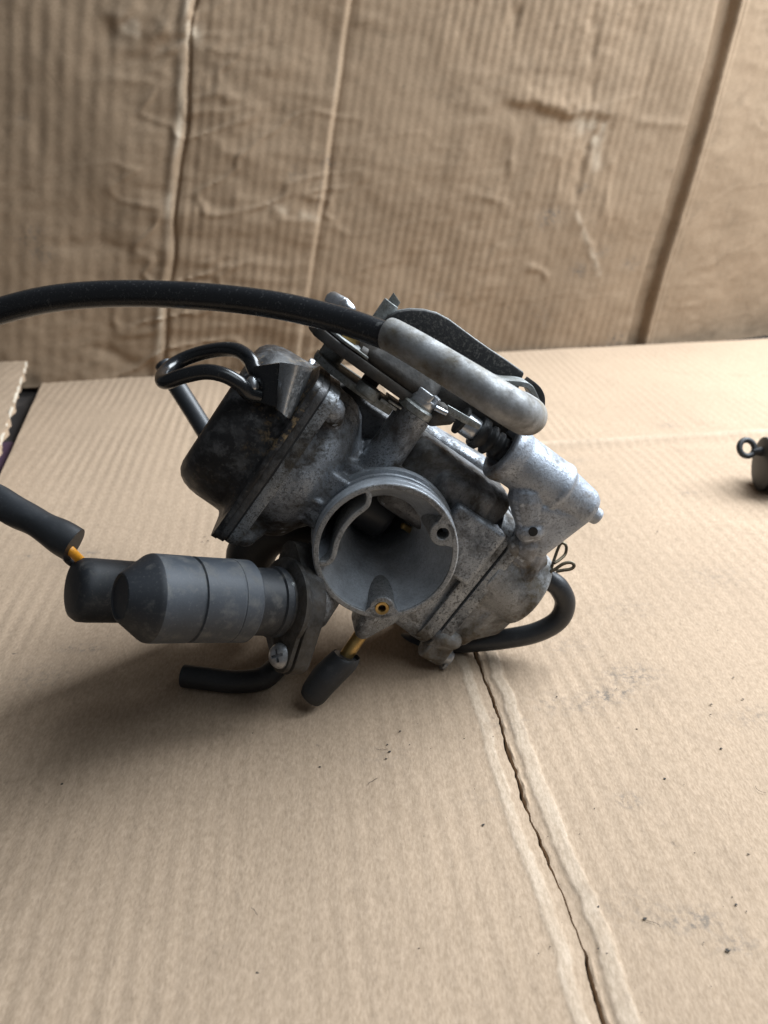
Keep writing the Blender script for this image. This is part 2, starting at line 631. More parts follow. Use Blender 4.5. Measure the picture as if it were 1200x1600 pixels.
# columns: fine near the slit
s_cols = []
s = -330.0
while s < 560:
    s_cols.append(s)
    d = abs(s)
    s += 0.13 if d < 1.6 else (0.35 if d < 9 else 1.25)
s_cols = np.array(s_cols)
t_rows = np.concatenate([np.arange(-110, 190, .9), np.arange(190, 470, 3.2)])
S, T = np.meshgrid(s_cols, t_rows)
u01 = np.clip((T + 110) / 560, 0, 1)
# left edge follows the cut side
sl = sL0 + (T - tL0) * (sL1 - sL0) / (tL1 - tL0)
Sx = np.where(S < -12, -12 + (S + 12) * (np.abs(sl) - 12) / (330 - 12), S)
wob = .9 * vnoise(T / 24, T * 0, 3) + .35 * vnoise(T / 6, T * 0, 4) + .22 * vnoise(T / 1.9, T * 0, 9)
Sw = Sx + wob * np.exp(-(Sx / 8) ** 2)
# back edge
tb = tB0 + (Sx - sL0) * (tBr - tB0) / (sBr - sL0) + 4
Tx = T + np.where(T > 190, (T - 190) / (466.8 - 190) * (tb - 466.8), 0)
Z = np.zeros_like(S)
fl = np.cos(2 * np.pi * Sx / 5.6 + .9 * vnoise(Sx / 30, Tx / 90, 8) + .5 * vnoise(Sx / 9, Tx / 40, 28))
amp = .03 + .13 * np.clip(.45 + .6 * fbm(Sx / 34, Tx / 55, 3, 21), 0, 1.2)
Z += amp * fl * (1 - np.exp(-(Sx / 9) ** 2))
Z += .55 * fbm(Sx / 120, Tx / 140, 3, 31) + .10 * fbm(Sx / 14, Tx / 18, 3, 41)
# scored crease: two flat proud bands either side of a sunk line with the torn slit
WEAR_HIGHLIGHT = np.zeros_like(S)
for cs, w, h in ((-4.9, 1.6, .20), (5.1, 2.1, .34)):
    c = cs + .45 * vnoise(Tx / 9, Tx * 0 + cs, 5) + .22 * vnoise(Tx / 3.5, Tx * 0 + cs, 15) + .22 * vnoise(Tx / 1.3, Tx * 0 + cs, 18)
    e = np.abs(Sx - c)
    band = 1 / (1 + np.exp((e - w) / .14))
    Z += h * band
    WEAR_HIGHLIGHT = np.maximum(WEAR_HIGHLIGHT, band * (.75 + .35 * vnoise(Tx / 5, Sx, 16)))
Z -= .5 * np.exp(-((Sx - .2) / 3.0) ** 2)
Z += .05 * fbm(Sx / 1.6, Tx / 2.4, 2, 19) * np.exp(-(Sx / 9) ** 4)
opening = np.clip(.5 + .7 * vnoise(Tx / 22, Tx * 0, 6) + .5 * vnoise(Tx / 4, Tx * 0, 7), .05, 1.6)
near = np.clip(1 - (Tx - 40) / 260, .0, 1)
slit = np.exp(-((Sx + .12 * vnoise(Tx / 1.5, Tx * 0, 10)) / (.11 + .27 * opening)) ** 8) * np.clip(opening * 1.6, .2, 1)
Z -= 5.0 * slit
Z += .40 * np.exp(-((Sx - .9 - .2 * opening) / .45) ** 2) * opening * (.6 + .8 * vnoise(Tx / 2.2, Tx * 0, 12))
# cross fold of the flap on the far right, then the sheet rises a little beyond it
fd = Tx - (tF + (Sx - sF) * .02)
rs = 1 / (1 + np.exp(-(Sx - 8) / 4))
Z += rs * (2.2 * np.exp(-(fd / 3.6) ** 2) - 1.0 * np.exp(-((fd + 9) / 5.0) ** 2) + np.clip(fd, 0, 400) * .02)
Z += .9 * np.clip(-(Tx + 0), 0, 200) * 0
WEAR_HIGHLIGHT = np.maximum(WEAR_HIGHLIGHT, rs * np.exp(-(fd / 2.6) ** 2) * np.clip(.7 + .6 * vnoise(Sx / 18, Tx / 9, 17), 0, 1))  # bright line of the cross fold painted in as a pale tint
XY = CR0[None, None, :] + Sw[..., None] * SV + Tx[..., None] * TV
P = np.dstack([XY, Z])
SMU = np.zeros_like(S)
for x, y, r, k in ((985, 1055, 9, .9), (945, 1088, 7, 1), (955, 1084, 4, 1), (975, 1080, 4, 1), (915, 1102, 6, .7), (982, 1250, 3.5, 1), (985, 1256, 3, .8), (1090, 1438, 5, 1), (1100, 1430, 3, .8), (1055, 1440, 5, .8),
                   (1150, 1478, 5, .8), (1000, 1420, 9, .4), (1180, 1120, 8, .5), (870, 1100, 8, .5), (800, 1130, 9, .4), (135, 865, 5, .8), (142, 1012, 5, .7), (110, 1012, 4, .7), (60, 1060, 12, .4), (40, 870, 4, .7), (890, 1010, 10, .4),
                   (1045, 665, 7, .8), (1080, 770, 4, .9), (900, 720, 8, .4), (750, 1250, 6, .25), (600, 1180, 8, .3), (1120, 900, 14, .35), (980, 950, 12, .3)):
    ps, pt = fl_st(x, y)
    SMU = np.maximum(SMU, k * np.exp(-(((Sw - ps) / r) ** 2 + ((Tx - pt) / (r * .6)) ** 2)))
floor_card = sheet_mesh('cardboard_sheet', P, M['card_floor'], (0, 0, -2.2), {'wear_highlight': WEAR_HIGHLIGHT, 'smudge': SMU})
tag(floor_card, 'flat tan cardboard sheet with a torn slit crease, lying under the carburetor', 'cardboard')

# cardboard panel standing behind --------------------------------------------------------
W0 = FL(262, 592)[:2]; W1 = FL(1000, 548)[:2]
UV_ = (W1 - W0) / np.linalg.norm(W1 - W0)
Wdir = np.array([UV_[0], UV_[1], 0.0])
Vup = np.array([.547, .406, 2.97]); Vup /= Vup[2]
Wn = nrm(np.cross(Wdir, Vup)); Wn = Wn if Wn[1] < 0 else -Wn
W0_3 = np.array([W0[0], W0[1], 0.0])


def wall_uv(px, py):
    r = Q(px, py, 1.0) - CAM
    t = np.dot(W0_3 - CAM, Wn) / np.dot(r, Wn)
    p = CAM + r * t - W0_3
    v = p[2]
    u = np.dot(p - Vup * v, Wdir)
    return u, v


uC1 = np.mean([wall_uv(300, 0)[0], wall_uv(252, 560)[0]])
uC2 = np.mean([wall_uv(550, 0)[0], wall_uv(482, 440)[0]])
uC3 = np.mean([wall_uv(1150, 0)[0], wall_uv(1006, 540)[0]])
us = []
u = -330.0
while u < 560:
    us.append(u)
    dd = min(abs(u - uC1), abs(u - uC2), abs(u - uC3))
    u += .8 if dd < 14 else 1.25
us = np.array(us)
vs = np.arange(-3, 330, 1.5)
U, V = np.meshgrid(us, vs)
D = np.zeros_like(U)
region_mid = np.clip((U - wall_uv(130, 350)[0]) / 40, 0, 1)
right_of = lambda c, w=6: 1 / (1 + np.exp(-(U - c) / w))
flp = np.where(U < uC1, 9.6, 6.4)
flute = np.cos(2 * np.pi * U / flp + .5 * vnoise(U / 60, V / 120, 51))
crumple = np.clip(.5 + 1.0 * fbm(U / 90, V / 70, 3, 52), 0, 1)
D += flute * (.11 + .11 * crumple) * np.where(U > uC3, .45, 1.0)
D += 2.6 * fbm(U / 160, V / 130, 3, 53) + .75 * fbm(U / 26, V / 34, 4, 54) + .10 * fbm(U / 7, V / 9, 3, 58)
# wrinkles running across
wr = fbm(U / 55 + 3, (V + .12 * U) / 13, 3, 55)
mask = (1 - right_of(uC2 + 8, 8)) * region_mid * np.clip(1.15 - V / 260, .25, 1) + .16
D += 1.1 * wr * mask + .30 * fbm(U / 16 + 9, V / 6, 3, 59) * np.clip(fbm(U / 70, V / 60, 2, 60) + .25, 0, 1)
rid = 1 - np.abs(fbm(U / 70, (V - .2 * U) / 26, 3, 57))
D += 1.4 * np.clip(rid - .86, 0, 1) * 7 * mask
# fold C1: narrow proud ridge with a sharp drop on its right
wv = 1.6 * vnoise(V / 26, V * 0, 61)
e = U - uC1 - wv
D += 1.7 * np.exp(-((e + 4.2) / 3.4) ** 2) * (.7 + .5 * vnoise(V / 18, V * 0, 62)) - 2.2 * np.exp(-((e - .8) / 1.3) ** 2)
# C2: step
e = U - uC2 - 1.2 * vnoise(V / 30, V * 0, 63)
D += .7 * np.exp(-((e + 2.2) / 2.4) ** 2) - 1.5 * np.exp(-((e - 1.0) / 1.8) ** 2)
D += -2.0 * right_of(uC2, .8)
# C3: deep scored valley, right panel turned
e = U - uC3 - 1.0 * vnoise(V / 50, V * 0, 64)
WW = np.zeros_like(U)
D += -8.5 * np.exp(-(np.clip(np.abs(e + 2.5) - 5.0, 0, 99) / 1.8) ** 2) + 1.5 * np.exp(-((e - 7) / 2.0) ** 2) + .9 * np.exp(-((e - 11) / 1.2) ** 2)
D += -np.clip(U - uC3 - 4, 0, 400) * .16
# dents and creases
for poly, w, h, kind in (
        ([(770, 140), (820, 162), (880, 180), (940, 182), (990, 190)], 4.5, 3.2, 'step'),
        ([(990, 190), (1090, 196)], 3.0, .8, 'ridge'),
        ([(926, 205), (912, 260), (900, 320)], 3.0, -2.0, 'ridge'),
        ([(934, 0), (930, 170)], 4.0, -1.6, 'ridge'),
        ([(1040, 0), (1010, 160)], 3.0, -1.3, 'ridge'),
        ([(815, 0), (800, 75)], 2.5, -1.2, 'ridge'),
        ([(898, 325), (925, 385), (940, 430)], 2.4, 1.8, 'ridge'),
        ([(720, 300), (790, 318), (800, 335)], 3.0, 1.2, 'ridge'),
        ([(805, 180), (800, 300)], 3.0, .9, 'ridge'),
        ([(780, 330), (760, 420)], 3.0, -.9, 'ridge'),
        ([(965, 200), (940, 420)], 3.0, .9, 'ridge'),
        ([(885, 200), (860, 430)], 3.0, .8, 'ridge'),
        ([(145, 10), (190, 52), (250, 60), (300, 48)], 6.0, 3.6, 'step'),
        ([(300, 12), (285, 62)], 4.0, 2.5, 'ridge'),
        ([(60, 392), (150, 380), (220, 400)], 3.5, -1.2, 'ridge'),
        ([(130, 545), (180, 560), (235, 588)], 4.0, -1.6, 'ridge'),
        ([(410, 320), (440, 345), (495, 345)], 3.0, 1.4, 'ridge'),
        ([(305, 135), (360, 155), (400, 165)], 3.0, 1.0, 'ridge'),
        ([(300, 210), (350, 225), (400, 228)], 3.0, 1.0, 'ridge'),
        ([(820, 420), (850, 425), (862, 440)], 2.5, 1.2, 'ridge')):
    pl = [wall_uv(*q) for q in poly]
    d, sd, run = seg_dist(U, V, pl)
    endf = np.clip(np.minimum(run, 1 - run) * 4 + .05, 0, 1) * np.clip(.75 + .6 * fbm(U / 11, V / 11, 2, 91), .1, 1.4)
    d = d + 1.6 * vnoise(U / 7, V / 7, 92); sd = sd + 1.8 * vnoise(U / 9, V / 9, 93)
    if kind == 'ridge':
        D += h * np.exp(-(d / w) ** 2) * endf
    else:
        D += .7 * h * np.exp(-(d / (w * 3)) ** 2) * endf * np.tanh(sd / (w * .6))
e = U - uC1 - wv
WW = np.maximum(WW, .8 * np.exp(-((e + 4.0) / 2.2) ** 2) * np.clip(.4 + .9 * vnoise(V / 22, V * 0, 65), 0, 1))  # abraded ridge paper, with the ridge highlight painted into its colour
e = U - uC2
WW = np.maximum(WW, .15 * np.exp(-((e + 2.0) / 1.6) ** 2) * np.clip(.3 + .9 * vnoise(V / 30, V * 0, 66), 0, 1))  # thin painted highlight beside the step
for poly, w_, k_ in (([(915, 188), (945, 196), (935, 215)], 6, .8), ([(940, 200), (936, 260)], 4, .5), ([(283, 20), (297, 55)], 5, .9), ([(190, 40), (260, 58), (296, 50)], 6, .5), ([(898, 325), (940, 430)], 2.0, .5), ([(420, 325), (495, 345)], 2.5, .4)):
    d, sd, run = seg_dist(U, V, [wall_uv(*q) for q in poly])
    WW = np.maximum(WW, k_ * np.exp(-(d / w_) ** 2) * np.clip(.5 + 1.2 * fbm(U / 8, V / 8, 3, 67), 0, 1))  # highlights on the dents painted as pale tint
SW = np.zeros_like(U)
for x, y, r, k in ((865, 340, 9, 1), (912, 424, 8, 1), (990, 415, 6, 1), (945, 395, 5, .8), (965, 535, 9, 1), (40, 370, 9, .7), (60, 400, 9, .6), (510, 255, 5, .8), (460, 270, 8, .4), (915, 295, 4, 1), (690, 465, 8, .5), (845, 500, 14, .4), (30, 185, 4, .6)):
    pu, pv = wall_uv(x, y)
    SW = np.maximum(SW, k * np.exp(-(((U - pu) / r) ** 2 + ((V - pv) / (r * .7)) ** 2)))
P = W0_3 + U[..., None] * Wdir + V[..., None] * Vup + D[..., None] * Wn
P[..., 2] = np.maximum(P[..., 2], -2.5)
P[..., :2] += np.array([0, 6.0])
wall = sheet_mesh('cardboard_panel', P, M['card_wall'], -Wn * 4.5, {'wear_highlight': WW, 'smudge': SW})
wall.name = 'standing_cardboard'
tag(wall, 'creased brown cardboard panel standing upright behind the carburetor', 'cardboard')

# low flap lying at the foot of the panel on the left, and a torn cardboard piece beside it
def quad_sheet(name, corners, mat, n, m, amp, seed, th=4.0):
    A_, B_, C_, D_ = [np.asarray(c, float) for c in corners]
    g = np.zeros((m, n, 3))
    for i in range(m):
        for j in range(n):
            x, y = j / (n - 1), i / (m - 1)
            g[i, j] = (A_ * (1 - x) + B_ * x) * (1 - y) + (D_ * (1 - x) + C_ * x) * y
    xs, ys = g[..., 0], g[..., 1]
    g[..., 2] += amp * fbm(xs / 30, ys / 30, 3, seed) + .12 * np.cos(2 * np.pi * xs / 6.0)
    jag = 1.2 * fbm(ys[:, -1] / 6, ys[:, -1] * 0, 3, seed + 5)
    g[:, -1, 0] += jag
    return sheet_mesh(name, g, mat, (0, 0, -th))


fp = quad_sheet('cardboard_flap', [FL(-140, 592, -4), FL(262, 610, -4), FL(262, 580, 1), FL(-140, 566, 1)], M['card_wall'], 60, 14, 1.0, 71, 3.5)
tag(fp, 'narrow brown cardboard flap lying along the foot of the upright panel', 'cardboard')
tp = quad_sheet('cardboard_offcut', [FL(-260, 760, 12), FL(-22, 760, 12), FL(44, 556, 16), FL(-150, 552, 16)], M['card_floor'], 60, 60, .6, 73, 4.5)
tag(tp, 'pale cardboard offcut with a torn white edge beside the gap on the left', 'cardboard')
tedge = MB().tube([FL(-22, 760, 10.2) + np.array([1.0, 0, 0]), FL(0, 690, 11.4), FL(22, 620, 13) + np.array([.6, 0, 0]), FL(43.5, 556, 14.4)], 1.1, 8, 10)
for i, p in enumerate(tedge.v):
    k = mnoise.noise(Vector(p) * .35)
    tedge.v[i] = (p[0] + .7 * k, p[1], p[2] + .4 * k)
tedge.build('torn_edge', M['card_edge'], tp)
sc = quad_sheet('plastic_scrap', [FL(-60, 790, -7), FL(30, 790, -7), FL(40, 690, -6), FL(-60, 690, -6)], M['purple'], 30, 24, 2.2, 77, 1.0)
tag(sc, 'dull purple plastic scrap showing in the dark gap between cardboard pieces', 'scrap')

# ================================================================== CARBURETOR
root_xy = L(-28, 12, 0)[:2]
ROOT['o'] = np.array([root_xy[0], root_xy[1], 0.0])
carb = bpy.data.objects.new('carburetor', None)
carb.empty_display_size = .02
COL.objects.link(carb)
carb.location = ROOT['o'] * MM
tag(carb, 'dirty cast aluminium carburetor with black hoses, lying tilted on the cardboard', 'carburetor')

# ---- body casting (rounded solids fused by voxel remesh)
CA, CC = -30.0, 1.3        # slide axis (a, c)
m = MB()
m.lathe(L(0, 0, 0), AX, [(20.6, -15), (21.2, -16), (21.2, -19), (19.5, -22), (18.5, -30), (17.5, -50), (15, -54), (14.5, -70), (15.5, -72), (15.5, -75)], 64)
# vacuum chamber: neck, bowl and flange with four ears
m.lathe(L(CA, 0, CC), -BX, [(13, 8), (15.5, 18), (18.5, 21), (23, 24), (25, 27), (25.9, 30), (26.2, 36)], 64)
fl_pts = []
ears = [(-30 + 20.5, CC + 22.5), (-30 + 20.5, CC - 22.5), (-30 - 20.5, CC + 22.5), (-30 - 20.5, CC - 22.5)]
for (a, c) in ears:
    m.rhull([(L(a, -34.5, c), 3.6), (L(a, -38, c), 4.2), (L(a * .75 + CA * .25, -31, c * .8 + CC * .2), 2.5)])
def ear_hull(b0, b1, re, rc):
    return MB().hull([L(a + re * math.cos(t), b, c + re * math.sin(t)) for a, c in ears for t in np.linspace(0, 2 * math.pi, 24, endpoint=False) for b in (b0, b1)]
                     + [L(CA + rc * math.cos(t), b, CC + rc * math.sin(t)) for t in np.linspace(0, 2 * math.pi, 64, endpoint=False) for b in (b0, b1)])


ear_hull(-35.0, -38.3, 4.6, 27.2).build('chamber_flange', M['alu_flange'], carb, bevel=.7, bseg=3)
ear_hull(-38.9, -41.0, 5.1, 27.8).build('chamber_rim', M['alu_black'], carb, bevel=.4)
ear_hull(-38.2, -39.0, 4.5, 27.2).build('diaphragm_edge', M['rubber'], carb)
# air channel from the bell's slot up to the chamber
m.rbox((-26, -7.5), (-36, -15), (-8.5, 9.5), 1.3)
m.rbox((-30, -13), (-36, -12), (-3, 14), 1.8)
m.rhull([(RA(420, 742, -6.5), 1.1), (RA(462, 752, -6.8), 1.3), (RA(475, 770, -6.8), 1.0)])
m.rhull([(RA(475, 770, -6.8), .9), (RA(500, 786, -7.5), .9)])
m.rhull([(RA(452, 746, -6.2), 2.0), (RA(466, 752, -7), 2.2)])
m.rhull([(L(-8.5, -30, 1), 2.2), (L(-9, -25.5, 3.5), 2.4), (L(-14, -30, 4), 2)])
MB().rbox((-52, -27), (-35, -7), (4, 29), 3.0).build('rear_casting', M['alu_black'], carb, remesh=.5, smooth_it=2)
# post carrying the linkage
m.cyl(L(-20, -12.4, 8), L(-18, -13.6, 37.0), 6.2, 5.4, 32)
m.rbox((-36, -24), (-20, -2), (8, 20), 3)
# dark box of the coasting chamber
mbx = MB().rbox((-46, -15.5), (-8.5, 28.5), (6, 31.0), 4.2)
mbx.rhull([(L(-16.5, 6, 24), 3.0), (L(-17, 20, 26), 3.5), (L(-17, 22, 12), 3.5), (L(-22, 5, 12), 4)])
mbx.build('coasting_chamber', M['alu_dark'], carb, remesh=.45, smooth_it=4)
m.rhull([(L(-33, -9, 29), 3.2), (L(-33, 18, 31), 3.2), (L(-40, -9, 29), 3.2), (L(-40, 18, 31), 3.2), (L(-36, 24, 25), 3)])
# step block beside the bell
m.rbox((-34, -10.5), (12, 30.5), (1.5, 21.5), 1.3)
m.rbox((-50, -17), (4, 32), (-21, 18), 3.5)
m.rhull([(L(-18, 8, -19), 3.5), (L(-18, 30, -21), 3.0), (L(-40, 30, -21), 3), (L(-40, 8, -19), 3), (L(-17, 26, -12), 3)])
m.rhull([(L(-14.5, 20, -13), 3.2), (L(-14.5, 22, 2), 2.8), (L(-20, 30, 0), 3), (L(-18, 29, -18), 3)])
# bowl flange of the body
def bowl_outline(b0, b1, a0, a1, c0, c1, r, mm):
    pts = []
    for (a, c, q) in ((a1 - r, c1 - r, 0), (a0 + r, c1 - r, 1), (a0 + r, c0 + r, 2), (a1 - r, c0 + r, 3)):
        for k in range(9):
            t = (q + k / 8) * math.pi / 2
            pts.append((a + r * math.cos(t), c + r * math.sin(t)))
    mm.hull([L(a, b, c) for a, c in pts for b in (b0, b1)])


bf = MB(); bowl_outline(28.6, 33.2, -58, -13.2, -25.2, 25.2, 9, bf)
bf.build('bowl_flange', M['alu_flange'], carb, bevel=.6, bseg=3)
# lug under the bell and the arm to the choke flange
m.rhull([(L(-4, 9, -20), 3.0), (L(-14, 8, -18), 4), (L(-5, 10.5, -26), 2.6), (L(-14, 10, -26), 3), (L(-10, 16, -19), 3)])
EN0 = Q(184, 933, 192.0)             # choke: outer end
EN1 = Q(447, 941, 223.0)             # choke: face of its flange
EV = nrm(EN0 - EN1)
SCR = Q(413, 1025, 216.5)
SCR = SCR - EV * np.dot(SCR - EN1, EV)
up_d = nrm(EN1 - SCR)
f0 = -0.5; f1 = -5.5
disc = lambda c, r, h: [c + EV * h + (frame(EV)[0] * math.cos(t) + frame(EV)[1] * math.sin(t)) * r for t in np.linspace(0, 2 * math.pi, 28)]
mk = MB()
mk.hull(disc(EN1, 12.5, f0) + disc(SCR, 5.4, f0) + disc(EN1, 12.5, f1) + disc(SCR, 5.4, f1))
mk.hull(disc(EN1 + up_d * 13, 5.0, f0) + disc(EN1, 11, f0) + disc(EN1 + up_d * 13, 5.0, f1) + disc(EN1, 11, f1))
m.rhull([(EN1 - EV * 5, 10), (L(-22, -6, -13), 9)])
mk.build('choke_flange', M['alu_black'], carb, bevel=.5)
m.hull([RA(506, 962, -12), RA(498, 978, -12), SCR - EV * 1.5 + up_d * 2, SCR - EV * 5 - up_d * 3, RA(506, 962, -22), RA(498, 978, -22), EN1 - EV * 5, EN1 - EV * 1])
cut = MB().lathe(L(0, 0, 0), AX, [(20.75, 3), (20.75, -14.2), (17.6, -14.4), (17.6, -29), (13.2, -29.5), (13.2, -48), (13.2, -58)], 64)
body = m.build('body', M['alu'], carb, remesh=.44, smooth_it=2, cutter=cut)

# ---- intake bell
m = MB()
NS = 128
ang = [2 * math.pi * k / NS for k in range(NS)]
def loc_ang(px, py):
    p = RA(px, py, 0) - O0
    return math.atan2(p @ CX, p @ BX)
th1, th2 = loc_ang(566, 782) % (2 * math.pi), loc_ang(500, 878) % (2 * math.pi)
th1, th2 = min(th1, th2), max(th1, th2)
outer = [(20.0, -16.5), (20.9, -16.5), (20.9, -12.6), (20.1, -12.2), (20.1, -9.6), (20.4, -9.4), (20.4, -9.0), (20.0, -8.8), (20.0, -6.0), (20.7, -5.7), (20.7, -4.9), (20.0, -4.6), (20.0, -3.7), (20.75, -3.3), (20.75, -.35), (20.45, 0.0)]
inner = [(19.35, 0.0), (19.1, -.3), (18.8, -1.5), (18.1, -3.5), (16.6, -6.5), (14.6, -10), (12.7, -14), (11.2, -18), (10.3, -22), (9.9, -27), (9.8, -40), (9.8, -56)]
rows = [[L(h, r * math.cos(t), r * math.sin(t)) for t in ang] for r, h in outer]
for r, h in inner:
    row = []
    for t in ang:
        w = min(max((t - th1) / .10, 0), 1) * min(max((th2 - t) / .10, 0), 1)
        rr = r
        if h > -28 and h < -.1:
            rr = r * (1 - w) + (19.2 if h > -13 else 17.2) * w
        row.append(L(h, rr * math.cos(t), rr * math.sin(t)))
    rows.append(row)
m.grid(rows, cv=True)
patch = []
for r, h in [q for q in inner if q[1] <= -10]:
    patch.append([L(h, min(r, 13.2) * math.cos(t), min(r, 13.2) * math.sin(t)) for t in np.linspace(th1 - .12, th2 + .12, 40)])
m.grid(patch)
bell = m.build('intake_bell', M['bell'], carb, angle=40)
for h_, r_, w_ in ((-4.2, 21.0, .9), (-9.3, 20.75, .6), (-13.2, 21.5, 1.6)):
    MB().lathe(L(h_, 0, 0), AX, [(19.9, -w_), (r_ - .25, -w_), (r_, -w_ * .6), (r_, w_ * .6), (r_ - .25, w_), (19.9, w_)], 128, closed=True).build('collar_ring', M['bell'], bell)
# rim face is brighter bare metal: thin ring set proud
m = MB().lathe(O0, AX, [(20.45, -.6), (20.55, .12), (20.3, .3), (19.2, .3), (19.0, .12), (19.0, -.6)], 128, closed=True)
m.build('rim', M['bell_rim'], bell)


def ribbon(mm, path, off, th):
    """wall following a path of world points in the plane across A, extruded by off"""
    n = len(path)
    q = []
    for i, p in enumerate(path):
        tg = nrm(path[min(i + 1, n - 1)] - path[max(i - 1, 0)])
        s_ = nrm(np.cross(tg, AX))
        q.append((p + s_ * th / 2, p - s_ * th / 2))
    rows = []
    for l, r in q:
        rows.append([l, r, r + off, l + off])
    mm.grid(rows, cv=True)
    nb = len(mm.v) - 4 * n
    mm.f.append((nb, nb + 1, nb + 2, nb + 3)); e = nb + 4 * (n - 1)
    mm.f.append((e + 3, e + 2, e + 1, e))


def smooth_path(pts, sub=6):
    out = []
    n = len(pts)
    for i in range(n - 1):
        p0, p1, p2, p3 = pts[max(i - 1, 0)], pts[i], pts[i + 1], pts[min(i + 2, n - 1)]
        for k in range(sub):
            t = k / sub
            out.append(0.5 * (2 * p1 + (p2 - p0) * t + (2 * p0 - 5 * p1 + 4 * p2 - p3) * t * t + (3 * p1 - p0 - 3 * p2 + p3) * t ** 3))
    out.append(pts[-1])
    return out


sw = smooth_path([RA(*p, .25) for p in ((573, 764), (577, 776), (574, 789), (566, 797), (552, 808), (537, 826), (527, 846), (522, 866), (517, 876), (508, 881), (493, 880))])
m = MB(); ribbon(m, sw, -AX * 15, 1.5)
m.build('slot_wall', M['bell_rim'], bell, bevel=.3)
# slot floor, dark passage
m = MB()
# bosses with drilled holes
def boss(px, py, r, hole, rim_dir, mat_in=None, depth=15):
    p = RA(px, py, .3)
    mm = MB()
    # body of the boss as a ring grid
    mm.lathe(p, -AX, [(hole, 7), (hole, .15), (hole + .15, 0), (r - .3, 0), (r, .3), (r + .35, depth * .5), (r + .9, depth), (hole, depth)], 40, closed=True)
    # two webs into the rim
    d = nrm(rim_dir)
    e = np.cross(AX, d)
    for sg in (-1, 1):
        t0 = math.atan2((p - O0) @ CX, (p - O0) @ BX)
        arc = [L(.3, 19.6 * math.cos(t0 + k), 19.6 * math.sin(t0 + k)) for k in (sg * .12 * math.copysign(1, e @ (-math.sin(t0) * BX + math.cos(t0) * CX)) * w for w in (.3, 1.0, 1.7, 2.3))]
        q = [p + e * sg * r * .97 - d * .3, p + e * sg * r * .5] + arc
        mm.prism([x - AX * .06 for x in q], -AX * depth)
    b = mm.build('boss', M['bell_rim'], bell, bevel=.0, angle=30)
    hm = MB().lathe(p - AX * 5.5, -AX, [(hole - .02, 0), (hole - .02, .5)], 24)
    hm.build('hole_shade', M['hole'], bell)  # black disc paints the shade at the bottom of the hole
    return p


pr = boss(692, 834, 3.75, 1.75, RA(692, 834, 0) - O0)
pb = boss(597, 951, 3.7, 2.1, RA(597, 951, 0) - O0)
m = MB().lathe(pb, AX, [(1.0, -5), (1.0, -.6), (1.15, -.1), (1.95, .05), (2.05, -.1), (2.05, -5)], 32, closed=True)
m.build('air_jet', M['brass'], bell)
# throttle slide, needle and nozzle in the bore
m = MB().lathe(L(CA - 2, 0, .5), -BX, [(2, -3.0), (6.5, -3.0), (7.5, -2.2), (8.0, -1), (8.0, 12), (8.0, 16)], 48)
m.build('throttle_slide', M['slide'], carb)
m = MB().cyl(L(CA + 3, 10.5, 2.6), L(CA + 6, 6.0, 3.2), 1.2, 1.05, 20, .15)
m.build('needle_jet', M['brass'], carb)
m = MB().cyl(L(-50, 0, -9.7), L(-50, 0, 9.7), 2.2, 2.2, 16)
m.lathe(L(-54, 0, 0), nrm(AX + .55 * BX), [(9.7, -.6), (9.7, .6)], 40)
m.build('butterfly_valve', M['grime'], carb)

# ---- vacuum cap
m = MB()
m.lathe(L(CA, 0, CC), -BX, [(27.9, 41.0), (28.3, 41.5), (28.3, 42.6), (27.6, 43.1), (27.0, 43.3), (26.4, 44.0), (26.2, 46), (25.9, 52), (25.5, 54.6), (24.7, 57.0), (23.4, 58.9), (21.6, 60.2), (19.6, 60.7), (17.6, 60.4), (8, 60.4), (0, 60.4)], 96)
cap = m.build('vacuum_cap', M['cap'], carb, bevel=.3)
ear_hull(-41.05, -42.7, 5.4, 28.2).build('lip', M['cap'], cap, bevel=.5)
for (a, c) in (ears[2], ears[3]):
    m = MB().cyl(L(a, -42.9, c), L(a, -45.0, c), 2.9, 2.7, 20, .5)
    m.build('screw', M['steel'], cap)
# wire loop guide on its bracket
gm = MB()
cA = [Q(437, 566, 201), Q(452, 568, 198.5), Q(468, 571, 200), Q(486, 575, 207)]
cB = [Q(431, 638, 203.5), Q(440, 645, 201), Q(447, 651, 203), Q(452, 655, 210)]
cA, cB = smooth_path(cA, 4), smooth_path(cB, 4)
top = [[a * (1 - k / 6) + b * (k / 6) for k in range(7)] for a, b in zip(cA, cB)]
off = v2w((0.25, .1, -1)) * 1.6
rows = [list(r) for r in top]
gm.grid(rows)
gm.grid([[p + off for p in r] for r in rows])
n_, k_ = len(rows), 7
def _i(i, j, bk):
    return bk * n_ * k_ + i * k_ + j
for i in range(n_ - 1):
    gm.f.append((_i(i, 0, 0), _i(i + 1, 0, 0), _i(i + 1, 0, 1), _i(i, 0, 1)))
    gm.f.append((_i(i, 6, 0), _i(i, 6, 1), _i(i + 1, 6, 1), _i(i + 1, 6, 0)))
for j in range(6):
    gm.f.append((_i(0, j, 0), _i(0, j, 1), _i(0, j + 1, 1), _i(0, j + 1, 0)))
    gm.f.append((_i(n_ - 1, j, 0), _i(n_ - 1, j + 1, 0), _i(n_ - 1, j + 1, 1), _i(n_ - 1, j, 1)))
guide = gm.build('hose_guide', M['sheet'], carb, angle=50)
m = MB().prism([Q(395, 572, 203), Q(437, 566, 201.3), Q(432, 637, 204), Q(420, 634, 204.5), Q(400, 628, 205.5), Q(392, 615, 206)], v2w((.2, .1, -1)) * 6)
m.build('bracket', M['gloss'], guide, bevel=.5)
